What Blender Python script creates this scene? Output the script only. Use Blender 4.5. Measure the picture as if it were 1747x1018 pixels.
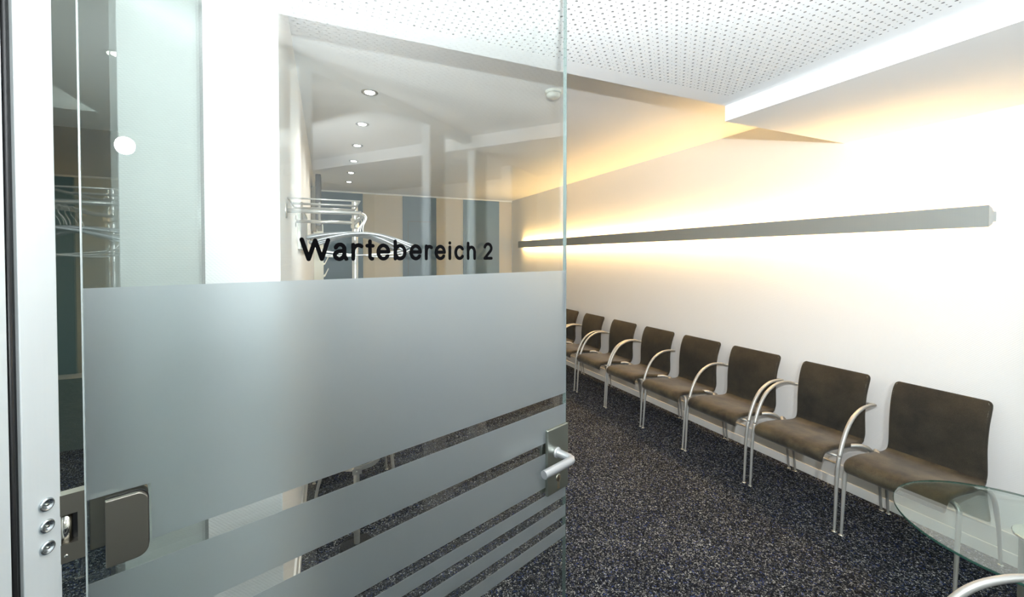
import bpy, bmesh, math, random
from mathutils import Vector, Matrix
random.seed(7)
S = bpy.context.scene
for o in list(bpy.data.objects): bpy.data.objects.remove(o)
COL = S.collection
PI = math.pi

# ------------------------------------------------------------------ camera
YAW = math.radians(23.94); PITCH = math.radians(1.0)
cam_d = bpy.data.cameras.new('camera'); cam = bpy.data.objects.new('camera', cam_d); COL.objects.link(cam)
cam.location = (0, 0, 1.53)
cam.rotation_euler = (PI/2 - PITCH, 0, -YAW)
cam_d.sensor_fit = 'HORIZONTAL'; cam_d.sensor_width = 36
cam_d.lens = 36 * 713.0 / 1747
cam_d.shift_y = -(509 - (437 + 713*math.tan(PITCH))) / 1747
cam_d.clip_start = 0.01
S.camera = cam

# ------------------------------------------------------------------ world, colour management, main lights
S.view_settings.view_transform = 'Standard'
try: S.view_settings.look = 'None'
except Exception: pass
S.view_settings.gamma = 1.0
S.view_settings.use_curve_mapping = False
S.view_settings.exposure = 0.0
W = bpy.data.worlds.new('world'); S.world = W; W.use_nodes = True
W.node_tree.nodes['Background'].inputs[0].default_value = (0.8, 0.9, 1, 1)
W.node_tree.nodes['Background'].inputs[1].default_value = 0.15

def light(name, kind, loc, power, color=(1, 1, 1), rot=(0, 0, 0), **kw):
    d = bpy.data.lights.new(name, kind); d.energy = power; d.color = color
    for k, v in kw.items(): setattr(d, k, v)
    o = bpy.data.objects.new(name, d); o.location = loc; o.rotation_euler = rot; COL.objects.link(o); return o

def aim(d):
    return Vector(d).to_track_quat('-Z', 'Y').to_euler()
light('camera_flash', 'SPOT', (0.03, -0.02, 1.79), 275, (0.92, 0.97, 1.0), aim((.68, .73, .36)), spot_size=math.radians(148), spot_blend=1.0, shadow_soft_size=0.018)
light('flash_mirror_spot', 'SPOT', (0.02, -0.62, 1.79), 150, (0.95, 0.98, 1.0), aim((.6, .8, .15)), spot_size=math.radians(140), spot_blend=1.0, shadow_soft_size=0.05)  # added lamp standing in for the flash mirrored by the glazing
for k, (x, y) in enumerate(((.35, .75), (1.15, .75), (.35, 2.72), (1.15, 3.9))):
    light('floor_pool_light', 'SPOT', (x, y, 2.33 if y < 1.6 else 2.51), 16, (1, .97, .92), spot_size=math.radians(88), spot_blend=.55, shadow_soft_size=.05)  # added spots without fixtures, they pool light on the floor
light('passage_area', 'AREA', (-1.5, 2.2, 2.3), 40, (0.92, 1.0, .97), shape='RECTANGLE', size=.8, size_y=1.5)  # added light without a fixture, brightens the side passage
light('corridor_area', 'AREA', (1.3, -1.2, 1.7), 40, (0.92, 0.98, 1.0), aim((1, 0, 0)), shape='RECTANGLE', size=1.2, size_y=1.2)  # added light, whitens the corridor end wall seen through the panes

# ------------------------------------------------------------------ helpers
def link(o, parent=None):
    COL.objects.link(o)
    if parent is not None: o.parent = parent
    return o
def tag(o, label=None, cat=None, group=None, kind=None):
    if label: o['label'] = label
    if cat: o['category'] = cat
    if group: o['group'] = group
    if kind: o['kind'] = kind
    return o
def empty(name, loc=(0, 0, 0), rz=0):
    o = bpy.data.objects.new(name, None); o.location = loc; o.rotation_euler = (0, 0, rz); o.empty_display_size = .1
    return link(o)
def obj(name, bm, mat, parent=None, smooth=False, bevel=0, seg=2):
    me = bpy.data.meshes.new(name)
    bmesh.ops.recalc_face_normals(bm, faces=bm.faces)
    bm.to_mesh(me); bm.free()
    if mat: me.materials.append(mat)
    if smooth:
        for p in me.polygons: p.use_smooth = True
    o = bpy.data.objects.new(name, me); link(o, parent)
    if bevel:
        b = o.modifiers.new('bevel', 'BEVEL'); b.width = bevel; b.segments = seg; b.limit_method = 'ANGLE'; b.angle_limit = math.radians(40)
        for p in me.polygons: p.use_smooth = True
        w = o.modifiers.new('wn', 'WEIGHTED_NORMAL'); w.keep_sharp = True
    return o
def NB(): return bmesh.new()
def box(bm, x0, x1, y0, y1, z0, z1, M=None):
    vs = [bm.verts.new(((x0, x1)[i & 1], (y0, y1)[(i >> 1) & 1], (z0, z1)[i >> 2])) for i in range(8)]
    for f in ((0, 2, 3, 1), (4, 5, 7, 6), (0, 1, 5, 4), (2, 6, 7, 3), (0, 4, 6, 2), (1, 3, 7, 5)):
        bm.faces.new([vs[i] for i in f])
    if M is not None:
        for v in vs: v.co = M @ v.co
    return bm
def BX(*a): return box(NB(), *a)
def prism(bm, pts, axis, a, b):
    """extrude 2D polygon pts along axis (0,1,2) from a to b"""
    def mk(p, t):
        c = [p[0], p[1]]; c.insert(axis, t); return bm.verts.new(c)
    A = [mk(p, a) for p in pts]; B = [mk(p, b) for p in pts]; n = len(pts)
    bm.faces.new(A); bm.faces.new(B[::-1])
    for i in range(n): bm.faces.new((A[i], B[i], B[(i+1) % n], A[(i+1) % n]))
    return bm
def catmull(pts, per=6):
    P = [Vector(p) for p in pts]; out = []
    for i in range(len(P)-1):
        p0 = P[max(i-1, 0)]; p1 = P[i]; p2 = P[i+1]; p3 = P[min(i+2, len(P)-1)]
        for k in range(per):
            t = k/per
            out.append(0.5*((2*p1) + (p2-p0)*t + (2*p0-5*p1+4*p2-p3)*t*t + (3*p1-p0-3*p2+p3)*t**3))
    out.append(P[-1]); return out
def tube(bm, pts, r, n=10, closed=False, cap=True, per=0):
    """r: number or list (one per given point)"""
    rr = r if isinstance(r, (list, tuple)) else [r]*len(pts)
    if per:
        R3 = catmull([(x, 0, 0) for x in rr], per); rr = [v.x for v in R3]; pts = catmull(pts, per)
    P = [Vector(p) for p in pts]; N = len(P); rings = []; up = None
    for i in range(N):
        if closed: t = P[(i+1) % N]-P[i-1]
        else: t = P[min(i+1, N-1)]-P[max(i-1, 0)]
        t.normalize()
        if up is None:
            up = Vector((0, 0, 1)) if abs(t.z) < .9 else Vector((1, 0, 0))
        a = (up - t*up.dot(t)).normalized(); b = t.cross(a); up = a
        rings.append([bm.verts.new(P[i] + (a*math.cos(2*PI*k/n)+b*math.sin(2*PI*k/n))*rr[i]) for k in range(n)])
    for i in range(N if closed else N-1):
        A = rings[i]; B = rings[(i+1) % N]
        for k in range(n): bm.faces.new((A[k], A[(k+1) % n], B[(k+1) % n], B[k]))
    if cap and not closed:
        bm.faces.new(rings[0][::-1]); bm.faces.new(rings[-1])
    return bm
def lathe(bm, prof, c=(0, 0, 0), n=24, M=None):
    """prof = [(r,z)...] about z"""
    rings = []
    for r, z in prof:
        rings.append([bm.verts.new((c[0]+r*math.cos(2*PI*k/n), c[1]+r*math.sin(2*PI*k/n), c[2]+z)) for k in range(n)])
    for i in range(len(rings)-1):
        for k in range(n): bm.faces.new((rings[i][k], rings[i][(k+1) % n], rings[i+1][(k+1) % n], rings[i+1][k]))
    bm.faces.new(rings[0][::-1]); bm.faces.new(rings[-1])
    if M is not None:
        for rg in rings:
            for v in rg: v.co = M @ v.co
    return bm

# ------------------------------------------------------------------ materials
def srgb(r, g, b):
    f = lambda c: (c/255/12.92) if c/255 <= .04045 else ((c/255+.055)/1.055)**2.4
    return (f(r), f(g), f(b), 1)
def mat(name, col, rough=.5, metal=0, spec=.5, bump=None, emit=None, estr=0, coat=0):
    m = bpy.data.materials.new(name); m.use_nodes = True; nt = m.node_tree; b = nt.nodes['Principled BSDF']
    b.inputs['Base Color'].default_value = col; b.inputs['Roughness'].default_value = rough; b.inputs['Metallic'].default_value = metal
    b.inputs['Specular IOR Level'].default_value = spec
    if coat: b.inputs['Coat Weight'].default_value = coat
    if emit: b.inputs['Emission Color'].default_value = emit; b.inputs['Emission Strength'].default_value = estr
    if bump:
        sc, st, dist = bump
        n = nt.nodes.new('ShaderNodeTexNoise'); n.inputs['Scale'].default_value = sc; n.inputs['Detail'].default_value = 3
        tc = nt.nodes.new('ShaderNodeTexCoord'); bp = nt.nodes.new('ShaderNodeBump'); bp.inputs['Strength'].default_value = st; bp.inputs['Distance'].default_value = dist
        nt.links.new(tc.outputs['Object'], n.inputs['Vector']); nt.links.new(n.outputs[0], bp.inputs['Height']); nt.links.new(bp.outputs[0], b.inputs['Normal'])
    return m
def ramp(nt, stops, interp='LINEAR'):
    r = nt.nodes.new('ShaderNodeValToRGB'); r.color_ramp.interpolation = interp; e = r.color_ramp.elements
    e[0].position, e[0].color = stops[0]; e[1].position, e[1].color = stops[1]
    for p, c in stops[2:]:
        q = e.new(p); q.color = c
    return r

def m_wallpaper(name='woven_wallpaper', col=(0.86, 0.86, 0.85, 1)):
    m = mat(name, col, .75, 0, .25); nt = m.node_tree; b = nt.nodes['Principled BSDF']
    tc = nt.nodes.new('ShaderNodeTexCoord')
    geo = nt.nodes.new('ShaderNodeNewGeometry')
    def wave(direction):
        w = nt.nodes.new('ShaderNodeTexWave'); w.wave_type = 'BANDS'; w.bands_direction = direction
        w.inputs['Scale'].default_value = 55; w.inputs['Distortion'].default_value = .6; w.inputs['Detail'].default_value = 1
        nt.links.new(tc.outputs['Object'], w.inputs['Vector']); return w
    a = wave('Z'); c = wave('DIAGONAL')
    mx = nt.nodes.new('ShaderNodeMath'); mx.operation = 'ADD'
    nt.links.new(a.outputs['Fac'], mx.inputs[0]); nt.links.new(c.outputs['Fac'], mx.inputs[1])
    bp = nt.nodes.new('ShaderNodeBump'); bp.inputs['Strength'].default_value = .22; bp.inputs['Distance'].default_value = .0012
    nt.links.new(mx.outputs[0], bp.inputs['Height']); nt.links.new(bp.outputs[0], b.inputs['Normal'])
    return m
def m_carpet():
    m = mat('speckled_carpet', (0.02, 0.022, 0.03, 1), .95, 0, .15); nt = m.node_tree; b = nt.nodes['Principled BSDF']
    tc = nt.nodes.new('ShaderNodeTexCoord')
    nz = nt.nodes.new('ShaderNodeTexNoise'); nz.inputs['Scale'].default_value = 90; nz.inputs['Detail'].default_value = 2
    mp = nt.nodes.new('ShaderNodeMixRGB'); mp.blend_type = 'LINEAR_LIGHT'; mp.inputs[0].default_value = .012
    nt.links.new(tc.outputs['Object'], nz.inputs['Vector']); nt.links.new(tc.outputs['Object'], mp.inputs[1]); nt.links.new(nz.outputs['Color'], mp.inputs[2])
    v = nt.nodes.new('ShaderNodeTexVoronoi'); v.inputs['Scale'].default_value = 210; v.inputs['Randomness'].default_value = 1
    nt.links.new(mp.outputs[0], v.inputs['Vector'])
    sp = nt.nodes.new('ShaderNodeSeparateColor'); nt.links.new(v.outputs['Color'], sp.inputs[0])
    r = ramp(nt, [(0, (.004, .005, .008, 1)), (.36, (.010, .012, .019, 1)), (.58, (.030, .032, .041, 1)), (.72, (.080, .084, .088, 1)),
                  (.82, (.21, .21, .20, 1)), (.91, (.46, .47, .45, 1)), (.955, (.03, .055, .19, 1))], 'CONSTANT')
    nt.links.new(sp.outputs[0], r.inputs[0])
    n2 = nt.nodes.new('ShaderNodeTexNoise'); n2.inputs['Scale'].default_value = 3.2; n2.inputs['Detail'].default_value = 3
    nt.links.new(tc.outputs['Object'], n2.inputs['Vector'])
    r2 = ramp(nt, [(.3, (.70, .75, .83, 1)), (.7, (.98, 1.03, 1.10, 1))]); nt.links.new(n2.outputs[0], r2.inputs[0])
    mu = nt.nodes.new('ShaderNodeMixRGB'); mu.blend_type = 'MULTIPLY'; mu.inputs[0].default_value = 1
    nt.links.new(r.outputs[0], mu.inputs[1]); nt.links.new(r2.outputs[0], mu.inputs[2]); nt.links.new(mu.outputs[0], b.inputs['Base Color'])
    bp = nt.nodes.new('ShaderNodeBump'); bp.inputs['Strength'].default_value = .9; bp.inputs['Distance'].default_value = .004
    nt.links.new(sp.outputs[1], bp.inputs['Height']); nt.links.new(bp.outputs[0], b.inputs['Normal'])
    return m
def m_fabric(name, c1, c2, sc=9):
    m = mat(name, c1, .85, 0, .25); nt = m.node_tree; b = nt.nodes['Principled BSDF']
    tc = nt.nodes.new('ShaderNodeTexCoord'); oi = nt.nodes.new('ShaderNodeObjectInfo')
    ad = nt.nodes.new('ShaderNodeVectorMath'); ad.operation = 'ADD'
    mul = nt.nodes.new('ShaderNodeMath'); mul.operation = 'MULTIPLY'; mul.inputs[1].default_value = 37
    nt.links.new(oi.outputs['Random'], mul.inputs[0]); nt.links.new(tc.outputs['Object'], ad.inputs[0]); nt.links.new(mul.outputs[0], ad.inputs[1])
    n = nt.nodes.new('ShaderNodeTexNoise'); n.inputs['Scale'].default_value = sc; n.inputs['Detail'].default_value = 5; n.inputs['Roughness'].default_value = .62
    nt.links.new(ad.outputs[0], n.inputs['Vector'])
    r = ramp(nt, [(.36, c1), (.66, c2)]); nt.links.new(n.outputs[0], r.inputs[0])
    f = nt.nodes.new('ShaderNodeTexNoise'); f.inputs['Scale'].default_value = 420; f.inputs['Detail'].default_value = 2; nt.links.new(tc.outputs['Object'], f.inputs['Vector'])
    r2 = ramp(nt, [(.3, (.72, .72, .72, 1)), (.7, (1.25, 1.25, 1.25, 1))]); nt.links.new(f.outputs[0], r2.inputs[0])
    mu = nt.nodes.new('ShaderNodeMixRGB'); mu.blend_type = 'MULTIPLY'; mu.inputs[0].default_value = 1
    nt.links.new(r.outputs[0], mu.inputs[1]); nt.links.new(r2.outputs[0], mu.inputs[2]); nt.links.new(mu.outputs[0], b.inputs['Base Color'])
    b.inputs['Sheen Weight'].default_value = .25; b.inputs['Sheen Roughness'].default_value = .4
    bp = nt.nodes.new('ShaderNodeBump'); bp.inputs['Strength'].default_value = .3; bp.inputs['Distance'].default_value = .001
    nt.links.new(f.outputs[0], bp.inputs['Height']); nt.links.new(bp.outputs[0], b.inputs['Normal'])
    return m
def m_brushed(name, col, rough=.32, sc=(4, 4, 260), metal=1.0):
    m = mat(name, col, rough, metal); nt = m.node_tree; b = nt.nodes['Principled BSDF']
    tc = nt.nodes.new('ShaderNodeTexCoord'); mp = nt.nodes.new('ShaderNodeMapping'); mp.inputs['Scale'].default_value = sc
    n = nt.nodes.new('ShaderNodeTexNoise'); n.inputs['Scale'].default_value = 1; n.inputs['Detail'].default_value = 3
    nt.links.new(tc.outputs['Object'], mp.inputs[0]); nt.links.new(mp.outputs[0], n.inputs['Vector'])
    mr = nt.nodes.new('ShaderNodeMapRange'); mr.inputs[3].default_value = rough*.8; mr.inputs[4].default_value = rough*1.25
    nt.links.new(n.outputs[0], mr.inputs[0]); nt.links.new(mr.outputs[0], b.inputs['Roughness'])
    return m
def m_glass(name, tint, ior=1.5, gloss=1.0):
    m = bpy.data.materials.new(name); m.use_nodes = True; nt = m.node_tree
    for n in list(nt.nodes): nt.nodes.remove(n)
    out = nt.nodes.new('ShaderNodeOutputMaterial'); t = nt.nodes.new('ShaderNodeBsdfTransparent'); t.inputs[0].default_value = tint
    g = nt.nodes.new('ShaderNodeBsdfGlossy'); g.inputs['Roughness'].default_value = 0.0; g.inputs[0].default_value = (gloss, gloss, gloss, 1)
    geo = nt.nodes.new('ShaderNodeNewGeometry')
    dt = nt.nodes.new('ShaderNodeVectorMath'); dt.operation = 'DOT_PRODUCT'
    nt.links.new(geo.outputs['Incoming'], dt.inputs[0]); nt.links.new(geo.outputs['Normal'], dt.inputs[1])
    ab = nt.nodes.new('ShaderNodeMath'); ab.operation = 'ABSOLUTE'; nt.links.new(dt.outputs['Value'], ab.inputs[0])
    om = nt.nodes.new('ShaderNodeMath'); om.operation = 'SUBTRACT'; om.inputs[0].default_value = 1; nt.links.new(ab.outputs[0], om.inputs[1])
    pw = nt.nodes.new('ShaderNodeMath'); pw.operation = 'POWER'; pw.inputs[1].default_value = 5; nt.links.new(om.outputs[0], pw.inputs[0])
    mr = nt.nodes.new('ShaderNodeMapRange'); f0 = ((ior-1)/(ior+1))**2; mr.inputs[3].default_value = f0; mr.inputs[4].default_value = 1
    nt.links.new(pw.outputs[0], mr.inputs[0])
    mx = nt.nodes.new('ShaderNodeMixShader'); nt.links.new(mr.outputs[0], mx.inputs[0]); nt.links.new(t.outputs[0], mx.inputs[1]); nt.links.new(g.outputs[0], mx.inputs[2])
    nt.links.new(mx.outputs[0], out.inputs[0]); return m
def m_frost():
    m = bpy.data.materials.new('frosted_film'); m.use_nodes = True; nt = m.node_tree
    for n in list(nt.nodes): nt.nodes.remove(n)
    out = nt.nodes.new('ShaderNodeOutputMaterial')
    rf = nt.nodes.new('ShaderNodeBsdfRefraction'); rf.inputs['Roughness'].default_value = .42; rf.inputs['IOR'].default_value = 1.25; rf.inputs[0].default_value = (.93, .96, .97, 1)
    df = nt.nodes.new('ShaderNodeBsdfDiffuse'); df.inputs[0].default_value = (.30, .315, .325, 1)
    tr = nt.nodes.new('ShaderNodeBsdfTranslucent'); tr.inputs[0].default_value = (.62, .65, .66, 1)
    tc = nt.nodes.new('ShaderNodeTexCoord'); nz = nt.nodes.new('ShaderNodeTexNoise'); nz.inputs['Scale'].default_value = 900; nz.inputs['Detail'].default_value = 1
    nt.links.new(tc.outputs['Object'], nz.inputs['Vector'])
    bp = nt.nodes.new('ShaderNodeBump'); bp.inputs['Strength'].default_value = .35; bp.inputs['Distance'].default_value = .0004; nt.links.new(nz.outputs[0], bp.inputs['Height'])
    nt.links.new(bp.outputs[0], df.inputs['Normal'])
    a = nt.nodes.new('ShaderNodeMixShader'); a.inputs[0].default_value = .5; nt.links.new(df.outputs[0], a.inputs[1]); nt.links.new(tr.outputs[0], a.inputs[2])
    b = nt.nodes.new('ShaderNodeMixShader'); b.inputs[0].default_value = .74; nt.links.new(a.outputs[0], b.inputs[1]); nt.links.new(rf.outputs[0], b.inputs[2])
    gl = nt.nodes.new('ShaderNodeBsdfGlossy'); gl.inputs['Roughness'].default_value = .38; gl.inputs[0].default_value = (.9, .95, 1, 1); nt.links.new(bp.outputs[0], gl.inputs['Normal'])
    c_ = nt.nodes.new('ShaderNodeMixShader'); c_.inputs[0].default_value = .06; nt.links.new(b.outputs[0], c_.inputs[1]); nt.links.new(gl.outputs[0], c_.inputs[2])
    nt.links.new(c_.outputs[0], out.inputs[0]); return m
def emission(name, col, s):
    m = mat(name, col, .5, emit=col, estr=s); return m

WALLP = m_wallpaper()
WHITE = mat('white_ceiling_paint', (.84, .85, .85, 1), .8, 0, .2)
PLAIN = mat('white_wall_paint', (.82, .82, .80, 1), .7, 0, .2)
BLACKB = mat('black_acoustic_fleece', (.02, .02, .02, 1), .95)
CARPET = m_carpet()
SKIRT = mat('white_skirting_paint', (.78, .78, .76, 1), .45)
SEATF = m_fabric('worn_brown_microfibre', srgb(42, 39, 35), srgb(80, 73, 58), 8)
BACKF = m_fabric('brown_microfibre', srgb(42, 40, 36), srgb(60, 55, 46), 6)
STITCH = mat('grey_stitching', srgb(120, 118, 108), .7)
ALU = m_brushed('satin_aluminium_tube', (.50, .50, .48, 1), .42, (4, 4, 260), .55)
CHROME = mat('chrome', (.85, .82, .74, 1), .12, 1)
STEEL = m_brushed('brushed_stainless_steel', (.56, .55, .52, 1), .30, (300, 4, 4), .75)
FRAME = m_brushed('anodised_aluminium_frame', (.74, .78, .79, 1), .55, (200, 200, 3), .55)
GASK = mat('black_rubber_gasket', (.006, .006, .007, 1), .35)
BRONZE = m_brushed('satin_nickel_hinge', (.27, .25, .215, 1), .38, (4, 4, 4))
PLATE = m_brushed('satin_steel_plate', (.36, .38, .34, 1), .33, (4, 4, 300))
LEVER = mat('satin_aluminium_lever', (.36, .37, .38, 1), .42, .7)
SCREW = mat('zinc_screw', (.55, .60, .63, 1), .25, 1)
GLASS = m_glass('clear_glass', (.972, .988, .982, 1), 1.62)
GLASS2 = m_glass('side_pane_glass', (.90, .95, .93, 1), 1.62)
TGLASS = m_glass('table_glass', (.90, .95, .93, 1), 1.9)
GEDGE = mat('polished_glass_edge', (.07, .09, .085, 1), .2, 0, .3)
TEDGE = mat('dark_green_glass_edge', (.03, .09, .07, 1), .12, 0, .8)
FROST = m_frost()
LETTER = mat('black_vinyl_letter', (.0015, .0015, .0017, 1), 1, 0, 0)
LAMPG = m_brushed('grey_lamp_housing', (.37, .40, .39, 1), .5, (4, 300, 4), .5)
WARM = emission('warm_fluorescent_tube', (1, .61, .23, 1), 135)
COLDL = emission('downlight_lens', (1, .97, .9, 1), 14)
BLUE = mat('petrol_blue_laminate', srgb(28, 70, 90), .45)
BEIGE = mat('beige_laminate', srgb(184, 174, 150), .6)
DARKW = mat('dark_grey_green_wall', srgb(96, 108, 104), .7)
BLACKP = mat('black_plastic', (.012, .013, .015, 1), .35)
GREYB = mat('blue_grey_board', srgb(150, 160, 170), .6)
RED = mat('red_card', srgb(150, 28, 34), .6)
OFFW = mat('off_white_enamel', srgb(225, 228, 218), .5)

# ------------------------------------------------------------------ room shell
RX = 3.10; LX = -.140; Y0 = -.30; YD = 1.63; YB = 7.0; ZN = 2.352; ZF = 2.538; ZS = 2.268; PX = -.35; PF = 1.58
def struct(name, bm, m, parent=None, **k):
    o = obj(name, bm, m, parent, **k)
    if parent is None: o['kind'] = 'structure'
    return o
tag(struct('floor', BX(-2.4, RX+.1, -2.4, YB+.1, -.06, 0), CARPET), 'dark blue grey speckled carpet floor')
tag(struct('wall_right', BX(RX, RX+.1, -2.4, YB, 0, ZF+.05), WALLP), 'white woven wallpaper wall behind the chair row')
tag(struct('wall_back', BX(-.24, RX+.1, YB, YB+.1, 0, ZF+.05), BEIGE), 'beige far end wall with blue panels')
tag(struct('wall_left', BX(-.55, LX, PF, YB, 0, ZF+.05), WALLP), 'white left wall with the coat rack')
tag(struct('wall_front', BX(2.6, RX, Y0-.1, Y0, 0, ZN), PLAIN), 'white wall piece at the entrance side')
tag(struct('wall_corridor', BX(-2.4, RX+.1, -2.4, -2.3, 0, ZF), PLAIN), 'white corridor wall opposite the glazing')
tag(struct('wall_passage', BX(-2.4, -2.3, -2.3, YB, 0, ZF), DARKW), 'dark grey green wall of the side passage')
tag(struct('wall_passage_end', BX(-2.3, -.55, 4.4, 4.5, 0, ZF), DARKW), 'dark end wall of the side passage')
# ceilings
tag(struct('ceiling', BX(-2.4, RX, YD, YB, ZF, ZF+.06), WHITE), 'plain white high ceiling of the rear room')
lowc = NB()
X0, X1, YA, YE = -.10, 1.905, -.17, 1.517
c = .02375; nx = int(round((X1-X0)/c)); ny = int(round((YE-YA)/c))
px0, px1, py0, py1 = X0, X0+nx*c, YE-ny*c+c/2, YE+c/2
box(lowc, -2.4, px0, -2.3, YD, ZN, ZN+.02); box(lowc, px1, 2.0, -2.3, YD, ZN, ZN+.02)
box(lowc, px0, px1, -2.3, py0, ZN, ZN+.02); box(lowc, px0, px1, py1, YD, ZN, ZN+.02)
box(lowc, -2.4, 2.0, YD-.02, YD, ZN+.02, ZF); box(lowc, -2.4, 2.0, -2.3, YD-.02, ZF-.02, ZF)
low = tag(struct('ceiling_near', lowc, WHITE), 'lowered white ceiling with perforated field')
# perforated field : real holes, large and small alternating
V = []; Fc = []
for j in range(ny):
    for i in range(nx):
        x = px0+(i+.5)*c; y = py0+(j+.5)*c; r = .0049 if (i+j) % 2 == 0 else .0025; h = c/2
        b0 = len(V)
        V += [(x-h, y-h, ZN), (x+h, y-h, ZN), (x+h, y+h, ZN), (x-h, y+h, ZN)]
        for z in (ZN, ZN+.0125):
            for k in range(8):
                a = PI/8+k*PI/4; V.append((x+r*math.cos(a), y+r*math.sin(a), z))
        o8 = b0+4
        # corners: 0(-,-) 225deg, 1(+,-) 315, 2(+,+) 45, 3(-,+) 135 ; ring k at 22.5+45k
        cr = {2: (0, 1), 3: (2, 3), 0: (4, 5), 1: (6, 7)}
        seq = [2, 3, 0, 1]
        for q in range(4):
            ci = seq[q]; a0, a1 = cr[ci]; nxt = seq[(q+1) % 4]; n0 = cr[nxt][0]
            Fc.append((b0+ci, o8+a1, o8+a0)); Fc.append((b0+ci, b0+nxt, o8+n0, o8+a1))
        for k in range(8):
            k2 = (k+1) % 8; Fc.append((o8+k, o8+k2, o8+8+k2, o8+8+k))
me = bpy.data.meshes.new('perforated_field'); me.from_pydata(V, [], Fc); me.materials.append(WHITE); me.materials.append(mat('shaded_gypsum_core', (.19, .185, .18, 1), .95, 0, 0))  # hole walls: gypsum core darkened in colour for the shade inside
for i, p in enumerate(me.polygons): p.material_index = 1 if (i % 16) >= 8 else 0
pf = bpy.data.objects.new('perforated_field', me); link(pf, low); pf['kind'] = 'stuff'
obj('fleece_backing', BX(px0, px1, py0, py1, ZN+.0125, ZN+.016), BLACKB, low)
tag(struct('ceiling_soffit', BX(2.0, RX, -2.3, YD, ZS, ZF), WHITE), 'lower white boxed soffit along the right wall')

# skirting (two steps) along right wall, and left wall / pillar
def skirt(name, x0, s, y0, y1, label):
    p = tag(empty(name, (x0, 0, 0)), label, None, None, 'structure')
    t = lambda a, b, z0, z1: (BX(min(0, s*a), max(0, s*a), y0, y1, z0, z1))
    obj('skirting_board', t(.016, 0, 0, .062), SKIRT, p, bevel=.003)
    obj('cable_trunking', t(.010, 0, .062, .155), SKIRT, p, bevel=.002)
    return p
skirt('baseboard_right', RX, -1, Y0, YB, 'stepped white skirting below the chair row wall')
skirt('baseboard_left', LX, 1, PF, YB, 'white skirting of the left wall')
tag(struct('baseboard_back', BX(LX+.02, RX-.02, YB-.012, YB, 0, .06), SKIRT), 'white skirting of the far wall')
tag(struct('trim_1', BX(LX, RX, YB-.02, YB, ZF-.025, ZF), SKIRT, bevel=.003), 'white cornice strip over the far wall')
# far wall panels
for i, (a, b) in enumerate(((-.06, .528), (1.146, 1.701), (2.176, 2.847))):
    p = tag(struct('trim_%d' % (i+2), BX(a, b, YB-.022, YB, .06, ZF-.025), BLUE, bevel=.002),
            ['blue wall panel next to the left wall', 'middle blue wall panel of the far wall', 'blue wall panel nearest the right wall'][i])
    if i == 1:  # thin dark strips on the face of the middle panel
        obj('panel_line', BX(a+.08, a+.088, YB-.0235, YB-.021, .1, 2.1), BLACKP, p)
        obj('panel_line', BX(a+.08, b-.08, YB-.0235, YB-.021, 2.1, 2.108), BLACKP, p)

# ------------------------------------------------------------------ glazing behind the camera (seen mirrored in the door)
gp = tag(empty('window_1', (0, Y0-.04, 0)), 'glazed partition between waiting room and corridor', None, None, 'structure')
for a, b in ((-.35, -.29), (.70, .76), (1.55, 1.70), (2.05, 2.21)):
    obj('window_post', BX(a, b, -.03, .03, 0, ZN), FRAME, gp, bevel=.003)
for a, b in ((-.29, .70), (1.70, 2.05), (2.21, 2.60)):
    obj('pane', BX(a, b, -.005, .005, .06, ZN-.05), GLASS, gp)
    obj('bottom_rail', BX(a, b, -.03, .03, 0, .06), FRAME, gp)
obj('top_rail', BX(-.29, 2.6, -.031, .031, ZN-.05, ZN), FRAME, gp)

# side pane on the left (passage side)
sp_ = tag(empty('window_2', (PX, 0, 0)), 'fixed clear glass side pane from door post to wall end', None, None, 'structure')
obj('pane', BX(-.004, .004, .60, PF, .01, ZN), GLASS2, sp_)
obj('glass_edge', BX(-.004, .004, PF-.003, PF-.0005, .01, ZN), GEDGE, sp_)

# ------------------------------------------------------------------ door frame post (aluminium) with gasket and screws
B = Vector((-.2607, .599, 0)); PA = math.radians(-28)
post = tag(empty('door_frame', B, PA), 'silver aluminium door frame post with three hinge screws', None, None, 'structure')
# local: +x = face normal, -y runs towards the camera
obj('frame_profile', BX(-.05, 0, -.033, 0, 0, ZN), FRAME, post, bevel=.0012)
obj('rubber_gasket', BX(-.05, -.004, -.042, -.033, 0, ZN), GASK, post)
obj('rubber_lip', tube(NB(), [(-.004, -.0375, 0), (-.004, -.0375, ZN)], .0022, 8), GASK, post, smooth=True)
obj('frame_profile', BX(-.05, 0, -.11, -.042, 0, ZN), FRAME, post, bevel=.0012)
Mx = Matrix.Rotation(PI/2, 4, 'Y')
for z in (1.273, 1.2505, 1.228):
    cy = -.0135
    s = obj('hinge_screw', lathe(NB(), [(.0068, 0), (.0070, .0006), (.0062, .0020), (.0050, .0024), (.0044, .0017), (.0029, .0016), (.0027, .0004)], n=28,
            M=Matrix.Translation((0, cy, z)) @ Mx), SCREW, post, smooth=True)
    obj('torx_socket', lathe(NB(), [(.0012, .0004), (.0014, .0022), (.0009, .0024)], n=6, M=Matrix.Translation((0, cy, z)) @ Mx), CHROME, s)
obj('wall_return', BX(-.06, -.05, -.30, 0, 0, ZN), PLAIN, post)

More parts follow.
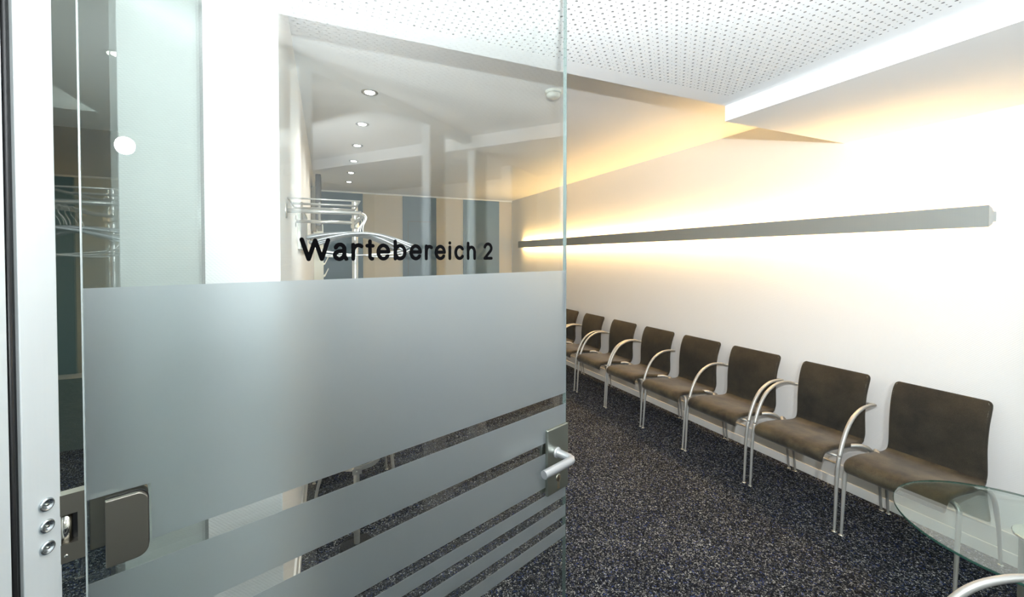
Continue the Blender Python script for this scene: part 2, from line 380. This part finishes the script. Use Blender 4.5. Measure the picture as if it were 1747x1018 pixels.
# ------------------------------------------------------------------ glass door
H = Vector((-.247, .604, 0)); DA = math.atan2(.281, .787); DL = .8345; DT = .010
door = tag(empty('door_1', H, DA), 'open frosted glass door lettered Wartebereich 2', 'door', None, 'structure')
Z1 = 2.30
obj('glass_leaf', BX(.004, DL, 0, DT, .012, Z1), GLASS, door)
obj('glass_edge', BX(DL-.0012, DL+.0004, .0002, DT-.0002, .012, Z1), GEDGE, door)
obj('glass_edge', BX(.0028, .0042, .0002, DT-.0002, .012, Z1), mat('pale_glass_edge', (.45, .5, .5, 1), .25), door)
for z0, z1 in ((1.194, 1.495), (1.0915, 1.168), (.986, 1.0665), (.938, .966), (.888, .917), (.838, .867)):
    a = .0045; b = DL-.002
    if z0 == 1.194:   # leave the clear cut-out behind the hinge clamp
        bm = NB(); box(bm, a, b, -.0006, -.0001, 1.2615, z1); box(bm, .058, b, -.0006, -.0001, z0, 1.2615)
    elif z0 in (1.0915, .986):
        bm = BX(a, b, -.0006, -.0001, z0, z1)
    else: bm = BX(a, b, -.0006, -.0001, z0, z1)
    obj('frosted_stripe', bm, FROST, door)

# lettering: rounded strokes, one mesh per letter
def stroke_letter(polys, sx0, z0, wid, hgt, r):
    """polys in unit box (0..1 x, 0..1 of x-height units); flat rounded strokes in the door plane"""
    bm = NB()
    for pl in polys:
        pts = [Vector((sx0+p[0]*wid, 0, z0+p[1]*hgt)) for p in pl]
        for i in range(len(pts)-1):
            a, b = pts[i], pts[i+1]; d = (b-a)
            if d.length < 1e-6: continue
            d.normalize(); nrm = Vector((-d.z, 0, d.x))*r; ang = math.atan2(nrm.z, nrm.x)
            ring = []
            for k in range(7): t = ang+PI*k/6; ring.append(a+Vector((math.cos(t), 0, math.sin(t)))*r)
            for k in range(7): t = ang+PI+PI*k/6; ring.append(b+Vector((math.cos(t), 0, math.sin(t)))*r)
            yo = -.0006 - .000012*i
            vs = [bm.verts.new((v.x, yo, v.z)) for v in ring]; bk = [bm.verts.new((v.x, -.0001, v.z)) for v in ring]
            bm.faces.new(vs); n = len(vs)
            for k in range(n): bm.faces.new((vs[k], bk[k], bk[(k+1) % n], vs[(k+1) % n]))
    return bm
def arc(cx, cz, rx, rz, a0, a1, n=14):
    return [(cx+rx*math.cos(math.radians(a0+(a1-a0)*k/n)), cz+rz*math.sin(math.radians(a0+(a1-a0)*k/n))) for k in range(n+1)]
G = {
 'W': [[(0, 1.28), (.25, 0), (.5, 1.24), (.75, 0), (1, 1.28)]],
 'a': [arc(.45, .70, .38, .30, 165, 0, 10)+[(.83, .2), (1.0, .0)], [(.83, .60), (.5, .53)]+arc(.42, .26, .42, .27, 95, 270, 10)+[(.62, .05), (.83, .27)]],
 'r': [[(0, 0), (0, 1)], arc(.62, .52, .62, .46, 180, 55, 10)],
 't': [[(.42, 1.28), (.42, .22)]+arc(.72, .2, .3, .2, 180, 280, 6), [(0, .95), (.85, .95)]],
 'e': [[(.03, .52), (1, .52)]+arc(.5, .5, .5, .5, 5, 325, 22)],
 'b': [[(0, 1.32), (0, 0)], arc(.5, .5, .5, .5, 0, 360, 24)],
 'i': [[(.5, 0), (.5, .97)], [(.5, 1.30), (.5, 1.31)]],
 'c': [arc(.5, .5, .5, .5, 40, 320, 20)],
 'h': [[(0, 0), (0, 1.32)], arc(.5, .55, .5, .44, 180, 0, 14)+[(1, 0)]],
 '2': [arc(.5, .93, .48, .38, 165, -35, 14)+[(.02, .0), (1, .0)]],
}
rr_ = .0031
TXT = [('W', .2243, .2679), ('a', .2717, .2954), ('r', .3003, .3203), ('t', .3232, .3406), ('e', .3421, .3665), ('b', .3727, .397), ('e', .4029, .4276),
       ('r', .4336, .4508), ('e', .4545, .4789), ('i', .4847, .4913), ('c', .4984, .5228), ('h', .5282, .5504), ('2', .5702, .5944)]
zb = 1.5228
for ch, a, b in TXT:
    r = rr_
    obj('letter', stroke_letter(G[ch], a+r, zb+r, (b-a)-2*r, .0285-2*r, r), LETTER, door)

# handle plate, lever, keyhole
hp = obj('handle_plate', BX(.757, .8335, -.0085, -.0003, .966, 1.122), PLATE, door, bevel=.0025, seg=3)
obj('handle_plate', BX(.757, .8335, DT+.0008, DT+.009, .966, 1.122), PLATE, door, bevel=.0025, seg=3)
My = Matrix.Rotation(PI/2, 4, 'X')
obj('rose', lathe(NB(), [(.0125, 0), (.0125, .003), (.011, .004), (.0098, .0045)], n=28, M=Matrix.Translation((.790, -.0085, 1.062)) @ My), LEVER, door, smooth=True)
lev = obj('door_handle', tube(NB(), [(.790, -.010, 1.062), (.790, -.045, 1.062), (.7885, -.052, 1.062), (.785, -.0555, 1.062), (.779, -.057, 1.062), (.69, -.057, 1.062)], .0092, 24), LEVER, door, smooth=False, bevel=.0008)
obj('door_handle', tube(NB(), [(.790, DT+.009, 1.062), (.790, DT+.048, 1.062), (.785, DT+.055, 1.062), (.779, DT+.057, 1.062), (.69, DT+.057, 1.062)], .0092, 20), LEVER, door, bevel=.0008)
bm = NB(); lathe(bm, [(.0083, 0), (.0083, .0008), (.0078, .001)], n=24, M=Matrix.Translation((.7955, -.0085, .999)) @ My)
box(bm, .7912, .7998, -.0095, -.0085, .973, .999)
ly = obj('lock_cylinder', bm, CHROME, hp)
obj('keyhole', BX(.7948, .7962, -.0098, -.0090, .990, 1.0035), BLACKP, ly)

# glass hinge: front clamp plate, back clamp plate, knuckle bracket towards the post
def rplate(x0, x1, z0, z1, y0, y1, r):
    pts = [(x0, z0)]
    for k in range(7): a = -PI/2+PI/2*k/6; pts.append((x1-r+r*math.cos(a), z0+r+r*math.sin(a)))
    for k in range(7): a = PI/2*k/6; pts.append((x1-r+r*math.cos(a), z1-r+r*math.sin(a)))
    pts.append((x0, z1))
    return prism(NB(), pts, 1, y0, y1)
obj('hinge_clamp', rplate(.0187, .0553, 1.1815, 1.2570, -.0075, -.0004, .011), BRONZE, door, bevel=.0012)
obj('hinge_clamp', rplate(.006, .0560, 1.1990, 1.2585, DT+.0008, DT+.009, .009), BRONZE, door, bevel=.001)
obj('hinge_gasket', rplate(.0190, .0560, 1.1820, 1.2580, -.0010, -.00005, .011), GASK, door)
bm = NB()   # bracket with square window
for a, b, e, f in ((-.0220, .0028, 1.2527, 1.2745), (-.0220, .0028, 1.2010, 1.2210), (-.0026, .0028, 1.2210, 1.2527)):
    box(bm, a, b, -.001, .012, e, f)
obj('hinge_bracket', bm, BRONZE, door)
obj('hinge_bolt', tube(NB(), [(-.012, .006, 1.2212), (-.012, .006, 1.2526)], .0055, 16), CHROME, door, smooth=True)
obj('hinge_recess', BX(-.022, -.0026, .0085, .0115, 1.221, 1.2527), BLACKP, door)
obj('hinge_screw', lathe(NB(), [(.0016, 0), (.0018, .0006), (.0012, .0009)], n=12, M=Matrix.Translation((-.0115, -.001, 1.2085)) @ My), CHROME, door, smooth=True)

# ------------------------------------------------------------------ long wall lamp
lamp = tag(empty('wall_lamp', (RX, 0, 0)), 'long grey linear wall lamp glowing warm above the chairs', 'lamp')
ya, yb = .942, 6.53; za, zb_ = 1.676, 1.786
obj('front_panel', BX(-.085, -.081, ya, yb, za, zb_), LAMPG, lamp)
obj('housing', BX(-.062, -.0005, ya+.006, yb-.006, 1.705, 1.757), LAMPG, lamp)
for y in (ya, yb-.004):
    obj('end_cap', prism(NB(), [(-.081, za+.001), (-.045, za+.014), (-.030, 1.705), (-.0005, 1.705), (-.0005, 1.757), (-.030, 1.757), (-.045, zb_-.014), (-.081, zb_-.001)], 1, y, y+.004), mat('pale_grey_end_cap', (.46, .50, .51, 1), .6), lamp)
n = 4
for k in range(n):
    a = ya+.02+(yb-ya-.04)*k/n; b = ya+.02+(yb-ya-.04)*(k+1)/n-.03
    for z in (1.768, 1.694):
        obj('fluorescent_tube', tube(NB(), [(-.055, a, z), (-.055, b, z)], .0065, 8), WARM, lamp, smooth=True)

# ------------------------------------------------------------------ chairs
def sheet(prof, w0, t, n=8):
    """upholstered shell: centre-line profile (x,z,halfwidth,halfthickness) lofted with stadium cross-section along y"""
    bm = NB(); rings = []
    P = [Vector((p[0], 0, p[1])) for p in prof]
    for i, p in enumerate(prof):
        t_ = (P[min(i+1, len(P)-1)]-P[max(i-1, 0)]).normalized(); nrm = Vector((-t_.z, 0, t_.x))
        hw, ht = p[2], p[3]; ring = []
        sag = p[4] if len(p) > 4 else 0
        L = []
        m = 8
        for k in range(m+1): L.append((-hw+ht + (2*hw-2*ht)*k/m, 1))
        for k in range(1, n): a = PI/2-PI*k/n; L.append((hw-ht+ht*math.cos(a), math.sin(a)))
        for k in range(m+1): L.append((hw-ht-(2*hw-2*ht)*k/m, -1))
        for k in range(1, n): a = -PI/2-PI*k/n; L.append((-hw+ht+ht*math.cos(a), math.sin(a)))
        for y, s in L:
            u = y/max(hw, 1e-4)
            off = s*ht - sag*(1-u*u)
            ring.append(bm.verts.new(P[i]+nrm*off+Vector((0, y, 0))))
        rings.append(ring)
    N = len(rings[0])
    for i in range(len(rings)-1):
        for k in range(N): bm.faces.new((rings[i][k], rings[i][(k+1) % N], rings[i+1][(k+1) % N], rings[i+1][k]))
    bm.faces.new(rings[0][::-1]); bm.faces.new(rings[-1])
    return bm
def dense(ctrl, per=4):
    a = catmull([(c[0], c[1], c[2]) for c in ctrl], per); b = catmull([(c[3], c[4] if len(c) > 4 else 0, 0) for c in ctrl], per)
    return [(p.x, p.y, p.z, max(q.x, .001), q.y) for p, q in zip(a, b)]

def make_chair(width, arm_l, arm_r):
    """local: x = 0 front feet, +x to the back; y from 0 (right foot line) to width (left foot line)"""
    root = empty('waiting_chair')
    cy = width/2
    hw = .205
    # seat
    seat = dense([(-.012, .366, .194, .005), (-.023, .380, .202, .011), (-.024, .404, .205, .016), (.0, .424, hw, .016), (.06, .430, hw, .015, .003), (.14, .426, hw, .015, .006), (.24, .414, hw, .015, .006),
                  (.33, .406, .203, .014, .003), (.372, .411, .201, .013), (.388, .424, .200, .010)])
    bm = sheet(seat, hw, .015)
    for v in bm.verts: v.co.y += cy
    so = obj('seat', bm, SEATF, root, smooth=True)
    back = dense([(.386, .420, .199, .010), (.398, .450, .199, .013), (.400, .50, .198, .014, .002), (.399, .56, .197, .014, .005), (.403, .62, .197, .014, .006), (.414, .69, .198, .013, .006),
                  (.434, .75, .199, .012, .005), (.452, .785, .197, .011, .003), (.459, .799, .190, .008, .001), (.4615, .805, .180, .003)])
    # profile direction reversed so that normal faces forward
    bm = sheet(back, hw, .015)
    for v in bm.verts: v.co.y += cy
    bo = obj('backrest', bm, BACKF, root, smooth=True)
    for s in (-1, 1):
        pts = [(p[0]-.011, cy+s*(p[2]-.010), p[1]) for p in back[6:-5]]
        obj('stitching', tube(NB(), [(x+.0, y, z) for x, y, z in pts], .0012, 5), STITCH, bo, smooth=True)
    bm = NB()   # rails under the seat
    for y in (cy-.15, cy+.15):
        tube(bm, [(.055, y, .400), (.08, y, .404), (.2, y, .396), (.33, y, .386)], .009, 8)
    tube(bm, [(.05, cy-.15, .402), (.05, cy+.15, .402)], .009, 8); tube(bm, [(.3, cy-.15, .386), (.3, cy+.15, .386)], .009, 8)
    obj('seat_rail', bm, ALU, root, smooth=True)
    for side in (0, 1):
        y = 0 if side == 0 else width; inn = 1 if side == 0 else -1; armed = arm_r if side == 0 else arm_l
        if armed:
            low_ = [(0, y, .006), (.008, y, .126), (.014, y, .241), (.026, y, .355), (.039, y, .411)]
            lg = obj('leg', tube(NB(), low_, [.0066, .0078, .0090, .0102, .0108], 12, per=4), ALU, root, smooth=True)
            up = [(.039, y, .411), (.067, y, .484), (.109, y, .556), (.166, y, .612), (.247, y, .648), (.323, y, .656), (.385, y+inn*.004, .650), (.425, y+inn*.022, .640), (.434, cy-inn*.170, .634)]
            obj('armrest', tube(NB(), up, [.0108, .0110, .0110, .0108, .0100, .0090, .0078, .0070, .0065], 12, per=5), ALU, root, smooth=True)
            obj('connecting_rod', tube(NB(), [(.045, y+inn*.006, .410), (.045, cy-inn*.15, .404)], .0068, 10), ALU, root, smooth=True)
        else:
            low_ = [(0, y, .006), (.010, y, .12), (.020, y, .25), (.030, y, .34), (.038, y+inn*.006, .385), (.048, y+inn*.028, .402), (.055, y+inn*.07, .404)]
            lg = obj('leg', tube(NB(), low_, [.0066, .0080, .0096, .0106, .0108, .0100, .009], 12, per=5), ALU, root, smooth=True)
        obj('foot_glide', lathe(NB(), [(.013, 0), (.0135, .003), (.010, .006), (.0068, .008)], (0, y, 0), 16), CHROME, lg, smooth=True)
        rear = [(.20, cy-inn*.15, .394), (.25, y+inn*.055, .412), (.29, y+inn*.018, .418), (.338, y+inn*.002, .396), (.385, y, .345), (.418, y, .27), (.446, y, .17), (.470, y, .008)]
        lg = obj('leg', tube(NB(), rear, [.0095, .0105, .0112, .0114, .0112, .0100, .0085, .0066], 12, per=5), ALU, root, smooth=True)
        obj('foot_glide', lathe(NB(), [(.013, 0), (.0135, .003), (.010, .006), (.0068, .008)], (.472, y, 0), 16), CHROME, lg, smooth=True)
    return root
def kids(o): return [c for c in bpy.data.objects if c.parent is o]
def copy_tree(o, parent=None):
    c = o.copy(); COL.objects.link(c); c.parent = parent
    for ch in kids(o): copy_tree(ch, c)
    return c
FX = 2.570
# (right foot y, left foot y, left arm, right arm)
row = [(4.600, 5.105, 1, 1, 'brown chair in the wall row cut off by the door edge'),
       (4.043, 4.545, 1, 1, 'seventh brown armchair of the wall row counted from the glass table'),
       (3.477, 3.981, 1, 1, 'sixth brown armchair of the wall row counted from the glass table'),
       (2.945, 3.450, 1, 1, 'brown armchair directly beyond the armless chair in mid row'),
       (2.457, 2.910, 0, 0, 'armless brown chair in mid row between two armchairs'),
       (1.923, 2.424, 1, 1, 'brown armchair directly before the mid row armless chair'),
       (1.373, 1.876, 1, 1, 'brown armchair beside the large nearest armless chair'),
       (.886, 1.335, 0, 0, 'nearest armless brown chair half behind the glass table')]
protos = {}
def chair(w, al, ar, loc, rz, label, group):
    key = (round(w, 2), al, ar)
    k = [q for q in protos if q[1:] == key[1:] and abs(q[0]-w) < .006]
    if k: c = copy_tree(protos[k[0]])
    else:
        c = make_chair(w, al, ar); protos[(w, al, ar)] = c
    c.location = loc; c.rotation_euler = (0, 0, rz); tag(c, label, 'chair', group); return c
for r0, l0, al, ar, lab in row:
    chair(l0-r0, al, ar, (FX, r0, 0), 0, lab, 'brown waiting chairs along the right wall')
chair(.449, 1, 1, (1.244, .266, 0), -.6435, 'chair beside the camera with only its curved grey arm showing at lower right', 'brown waiting chairs near the table')
chair(.504, 1, 1, (.385, 3.645, 0), PI, 'chair at the left wall farther from the coat rack', 'brown waiting chairs along the left wall')
chair(.453, 0, 0, (.385, 3.085, 0), PI, 'chair at the left wall right behind the coat rack', 'brown waiting chairs along the left wall')

# ------------------------------------------------------------------ glass table
TX, TY, TR, TZ = 2.378, .609, .386, .500
tb = tag(empty('glass_table', (TX, TY, 0)), 'round clear glass table on a grey column at lower right', 'table')
obj('tabletop', lathe(NB(), [(TR-.002, TZ-.010), (TR, TZ-.008), (TR, TZ-.002), (TR-.002, TZ)], n=96), TGLASS, tb)
bm = NB(); rr2 = []
for k in range(96):
    a_ = 2*PI*k/96; rr2.append([bm.verts.new((q*math.cos(a_), q*math.sin(a_), z)) for q, z in ((TR+.0003, TZ-.0095), (TR+.001, TZ-.008), (TR+.001, TZ-.002), (TR+.0003, TZ-.0005))])
for k in range(96):
    for i in range(3): bm.faces.new((rr2[k][i], rr2[(k+1) % 96][i], rr2[(k+1) % 96][i+1], rr2[k][i+1]))
obj('glass_rim', bm, TEDGE, tb, smooth=True)
# column slightly off centre
obj('column', lathe(NB(), [(.070, .02), (.070, TZ-.024)], (.045, -.02, 0), 40), mat('grey_lacquered_column', srgb(120, 128, 128), .5, .3), tb, smooth=False, bevel=.002)
obj('column_cap', lathe(NB(), [(.080, TZ-.024), (.088, TZ-.020), (.088, TZ-.0125), (.086, TZ-.0105)], (.045, -.02, 0), 48), CHROME, tb, bevel=.001)
obj('base_plate', lathe(NB(), [(.20, 0), (.20, .010), (.19, .016), (.072, .022)], (.045, -.02, 0), 48), STEEL, tb, bevel=.001)

# ------------------------------------------------------------------ coat rack on the left wall with floor pole
cr_ = tag(empty('coat_rack', (LX, 1.8, 0)), 'stainless coat rack with hat shelf, pole and umbrella ring', 'coat rack')
L2 = lambda x, y, z: (x-LX, y-1.8, z)
for y in (1.80, 2.33):
    obj('rack_arm', tube(NB(), [L2(LX+.002, y, 1.704), L2(.130, y, 1.704)], .0085, 16), STEEL, cr_, smooth=True)
    obj('wall_flange', lathe(NB(), [(.030, 0), (.030, .003), (.028, .005)], n=28, M=Matrix.Translation(L2(LX, y, 1.704)) @ Mx), STEEL, cr_, bevel=.0005)
obj('hanging_bar', tube(NB(), [L2(.122, 1.80, 1.700), L2(.134, 1.81, 1.698), L2(.137, 1.84, 1.697), L2(.137, 2.05, 1.697), L2(.137, 2.32, 1.699)], .0075, 14, per=3), STEEL, cr_, smooth=True)
for y in (1.80, 1.977, 2.153, 2.33):
    obj('shelf_rod', tube(NB(), [L2(-.132, y, 1.752), L2(.125, y, 1.752)], .0032 if y in (1.8,) else .005, 10), STEEL, cr_, smooth=True)
for x in (-.132, .125):
    obj('shelf_rail', tube(NB(), [L2(x, 1.80, 1.752), L2(x, 2.33, 1.752)], .0035, 10), STEEL, cr_, smooth=True)
for x, y in ((-.110, 2.33), (-.03, 2.33)):
    obj('shelf_upright', tube(NB(), [L2(x, y, 1.704), L2(x, y, 1.80)], .005, 10), STEEL, cr_, smooth=True)
obj('pole', tube(NB(), [L2(.137, 2.33, .014), L2(.137, 2.33, 1.82)], .0150, 24), STEEL, cr_, bevel=.0006)
obj('pole_collar', lathe(NB(), [(.019, 1.675), (.021, 1.679), (.021, 1.722), (.019, 1.726)], L2(.137, 2.33, 0), 24), CHROME, cr_, bevel=.0005)
obj('base_plate', lathe(NB(), [(.085, 0), (.085, .008), (.078, .013), (.02, .017)], L2(.137, 2.33, 0), 48), mat('black_steel_base', (.02, .02, .022, 1), .4, .5), cr_)
# umbrella ring: flat band in front of the pole
bm = NB(); RC = L2(.150, 2.33+.016+.115, 0)
for k in range(48):
    a0 = 2*PI*k/48; a1 = 2*PI*(k+1)/48
    q = [[bm.verts.new((RC[0]+rad*math.cos(a), RC[1]+rad*math.sin(a), z)) for rad in (.118, .1205) for z in (.392, .418)] for a in (a0, a1)]
    A, Bq = q
    for i, j in ((0, 1), (1, 3), (3, 2), (2, 0)): bm.faces.new((A[i], A[j], Bq[j], Bq[i]))
bmesh.ops.remove_doubles(bm, verts=bm.verts, dist=1e-5)
ring = obj('umbrella_ring', bm, STEEL, cr_, smooth=False)
obj('clamp_strap', BX(RC[0]-.035, RC[0]+.012, RC[1]-.153, RC[1]-.150, .389, .420), STEEL, cr_)
obj('strap_screw', lathe(NB(), [(.004, 0), (.0042, .0012), (.003, .002)], n=14, M=Matrix.Translation((RC[0]-.013, RC[1]-.153, .404)) @ My), CHROME, cr_)

# coat hangers : aluminium shoulders, wire hook and cross wire
def make_hanger():
    h = empty('coat_hanger')   # local x = width, z up; origin at the top of the hook
    obj('shoulder_bar', tube(NB(), [(-.205, 0, -.118), (-.15, 0, -.102), (-.07, 0, -.086), (0, 0, -.082), (.07, 0, -.092), (.14, 0, -.118), (.205, 0, -.150)],
        [.0052, .0058, .006, .0062, .006, .0058, .0052], 12, per=4), LEVER, h, smooth=True)
    obj('cross_wire', tube(NB(), [(-.195, 0, -.120), (-.15, 0, -.165), (.0, 0, -.172), (.15, 0, -.168), (.198, 0, -.148)], .0022, 8, per=4), STEEL, h, smooth=True)
    obj('hook', tube(NB(), [(-.014, 0, -.022), (-.012, 0, -.008), (0, 0, .0), (.013, 0, -.009), (.015, 0, -.024), (.006, 0, -.042), (.001, 0, -.058), (0, 0, -.082)], .0024, 8, per=4), STEEL, h, smooth=True)
    return h
hang0 = make_hanger(); hl = ['nearest silver coat hanger on the rack', 'second silver coat hanger from the front of the rack', 'third silver coat hanger from the front of the rack',
      'fourth silver coat hanger from the front of the rack', 'fifth silver coat hanger from the front of the rack', 'rearmost silver coat hanger beside the rack pole']
for i, (y, rz, ry) in enumerate(((1.835, -.08, -.03), (1.875, -.06, .07), (1.912, -.07, -.10), (1.952, -.04, .11), (2.00, -.03, -.05), (2.07, -.01, .08))):
    h = hang0 if i == 0 else copy_tree(hang0)
    h.location = (.137, y, 1.7075); h.rotation_euler = (0, ry, rz); tag(h, hl[i], 'coat hanger', 'silver coat hangers on the rack')

# ------------------------------------------------------------------ things on the left wall
tv = tag(empty('wall_screen', (LX, 4.6, 1.83)), 'black flat wall screen seen edge-on on the left wall', 'screen')
obj('screen_housing', BX(.045, .095, 0, .92, 0, .52), BLACKP, tv, bevel=.006)
obj('display', BX(.095, .0965, .03, .89, .03, .49), mat('black_display_glass', (.005, .005, .006, 1), .08), tv)
obj('wall_bracket', BX(.001, .045, .05, .30, -.045, .40), mat('grey_bracket', srgb(120, 115, 105), .5, .5), tv, bevel=.003)
nb = tag(empty('notice_board', (LX, 2.5, 1.57)), 'pale blue grey board on the left wall behind the hangers', 'board')
obj('board_sheet', BX(.0005, .010, .006, .994, .006, .244), GREYB, nb); 
bm = NB(); box(bm, .0005, .014, 0, 1.0, 0, .006); box(bm, .0005, .014, 0, 1.0, .244, .25); box(bm, .0005, .014, 0, .006, .006, .244); box(bm, .0005, .014, .994, 1.0, .006, .244)
obj('board_frame', bm, OFFW, nb)
lb = tag(empty('brochure_rack', (LX, 5.6, 1.0)), 'narrow white brochure rack at the far end of the left wall', 'rack')
obj('rack_body', BX(.001, .105, 0, .5, 0, .92), OFFW, lb, bevel=.003)
for z in (.12, .27, .42):
    pk = obj('brochure_pocket', prism(NB(), [(.105, z), (.125, z+.01), (.165, z+.10), (.158, z+.10), (.118, z+.02), (.105, z+.02)], 1, .04, .46), OFFW, lb)
    obj('red_brochure', prism(NB(), [(.121, z+.022), (.125, z+.018), (.158, z+.085), (.152, z+.088)], 1, .06, .44), RED, pk)

# ------------------------------------------------------------------ downlights and detector
def downlight(x, y, z, label, first=[None]):
    if first[0] is None:
        r = empty('ceiling_downlight')
        obj('trim_ring', lathe(NB(), [(.050, 0), (.050, -.003), (.046, -.006), (.036, -.0045), (.034, -.001)], n=32), mat('silver_trim_ring', (.45, .45, .45, 1), .3, .9), r, smooth=True)
        obj('lens', lathe(NB(), [(.028, -.0015), (.028, -.0062), (.024, -.0075)], n=24), COLDL, r, smooth=True)
        first[0] = r
    else: r = copy_tree(first[0])
    r.location = (x, y, z); tag(r, label, 'downlight', 'round recessed ceiling downlights'); return r
nm = ['nearest', 'second', 'third', 'fourth', 'fifth', 'farthest']
for k in range(6):
    y = 2.72+.672*k
    downlight(.25+.007*k, y, ZF, 'round ceiling downlight, %s of the row of six over the left wall side' % nm[k])
    light('downlight_beam', 'SPOT', (.25+.007*k, y, ZF-.02), 26, (1, .93, .82), spot_size=2.3, spot_blend=.8, shadow_soft_size=.03)
sd = tag(empty('smoke_detector', (1.275, 2.25, ZF)), 'round white smoke detector on the ceiling near the door edge', 'smoke detector')
obj('detector_base', lathe(NB(), [(.052, 0), (.052, -.012), (.048, -.016)], n=40), OFFW, sd, bevel=.001)
obj('detector_head', lathe(NB(), [(.044, -.016), (.042, -.030), (.034, -.038), (.015, -.040)], n=40), OFFW, sd, smooth=True)

for o in bpy.data.objects:
    if o.type == 'MESH' and o.parent is None and 'kind' not in o.keys(): o['kind'] = 'structure'
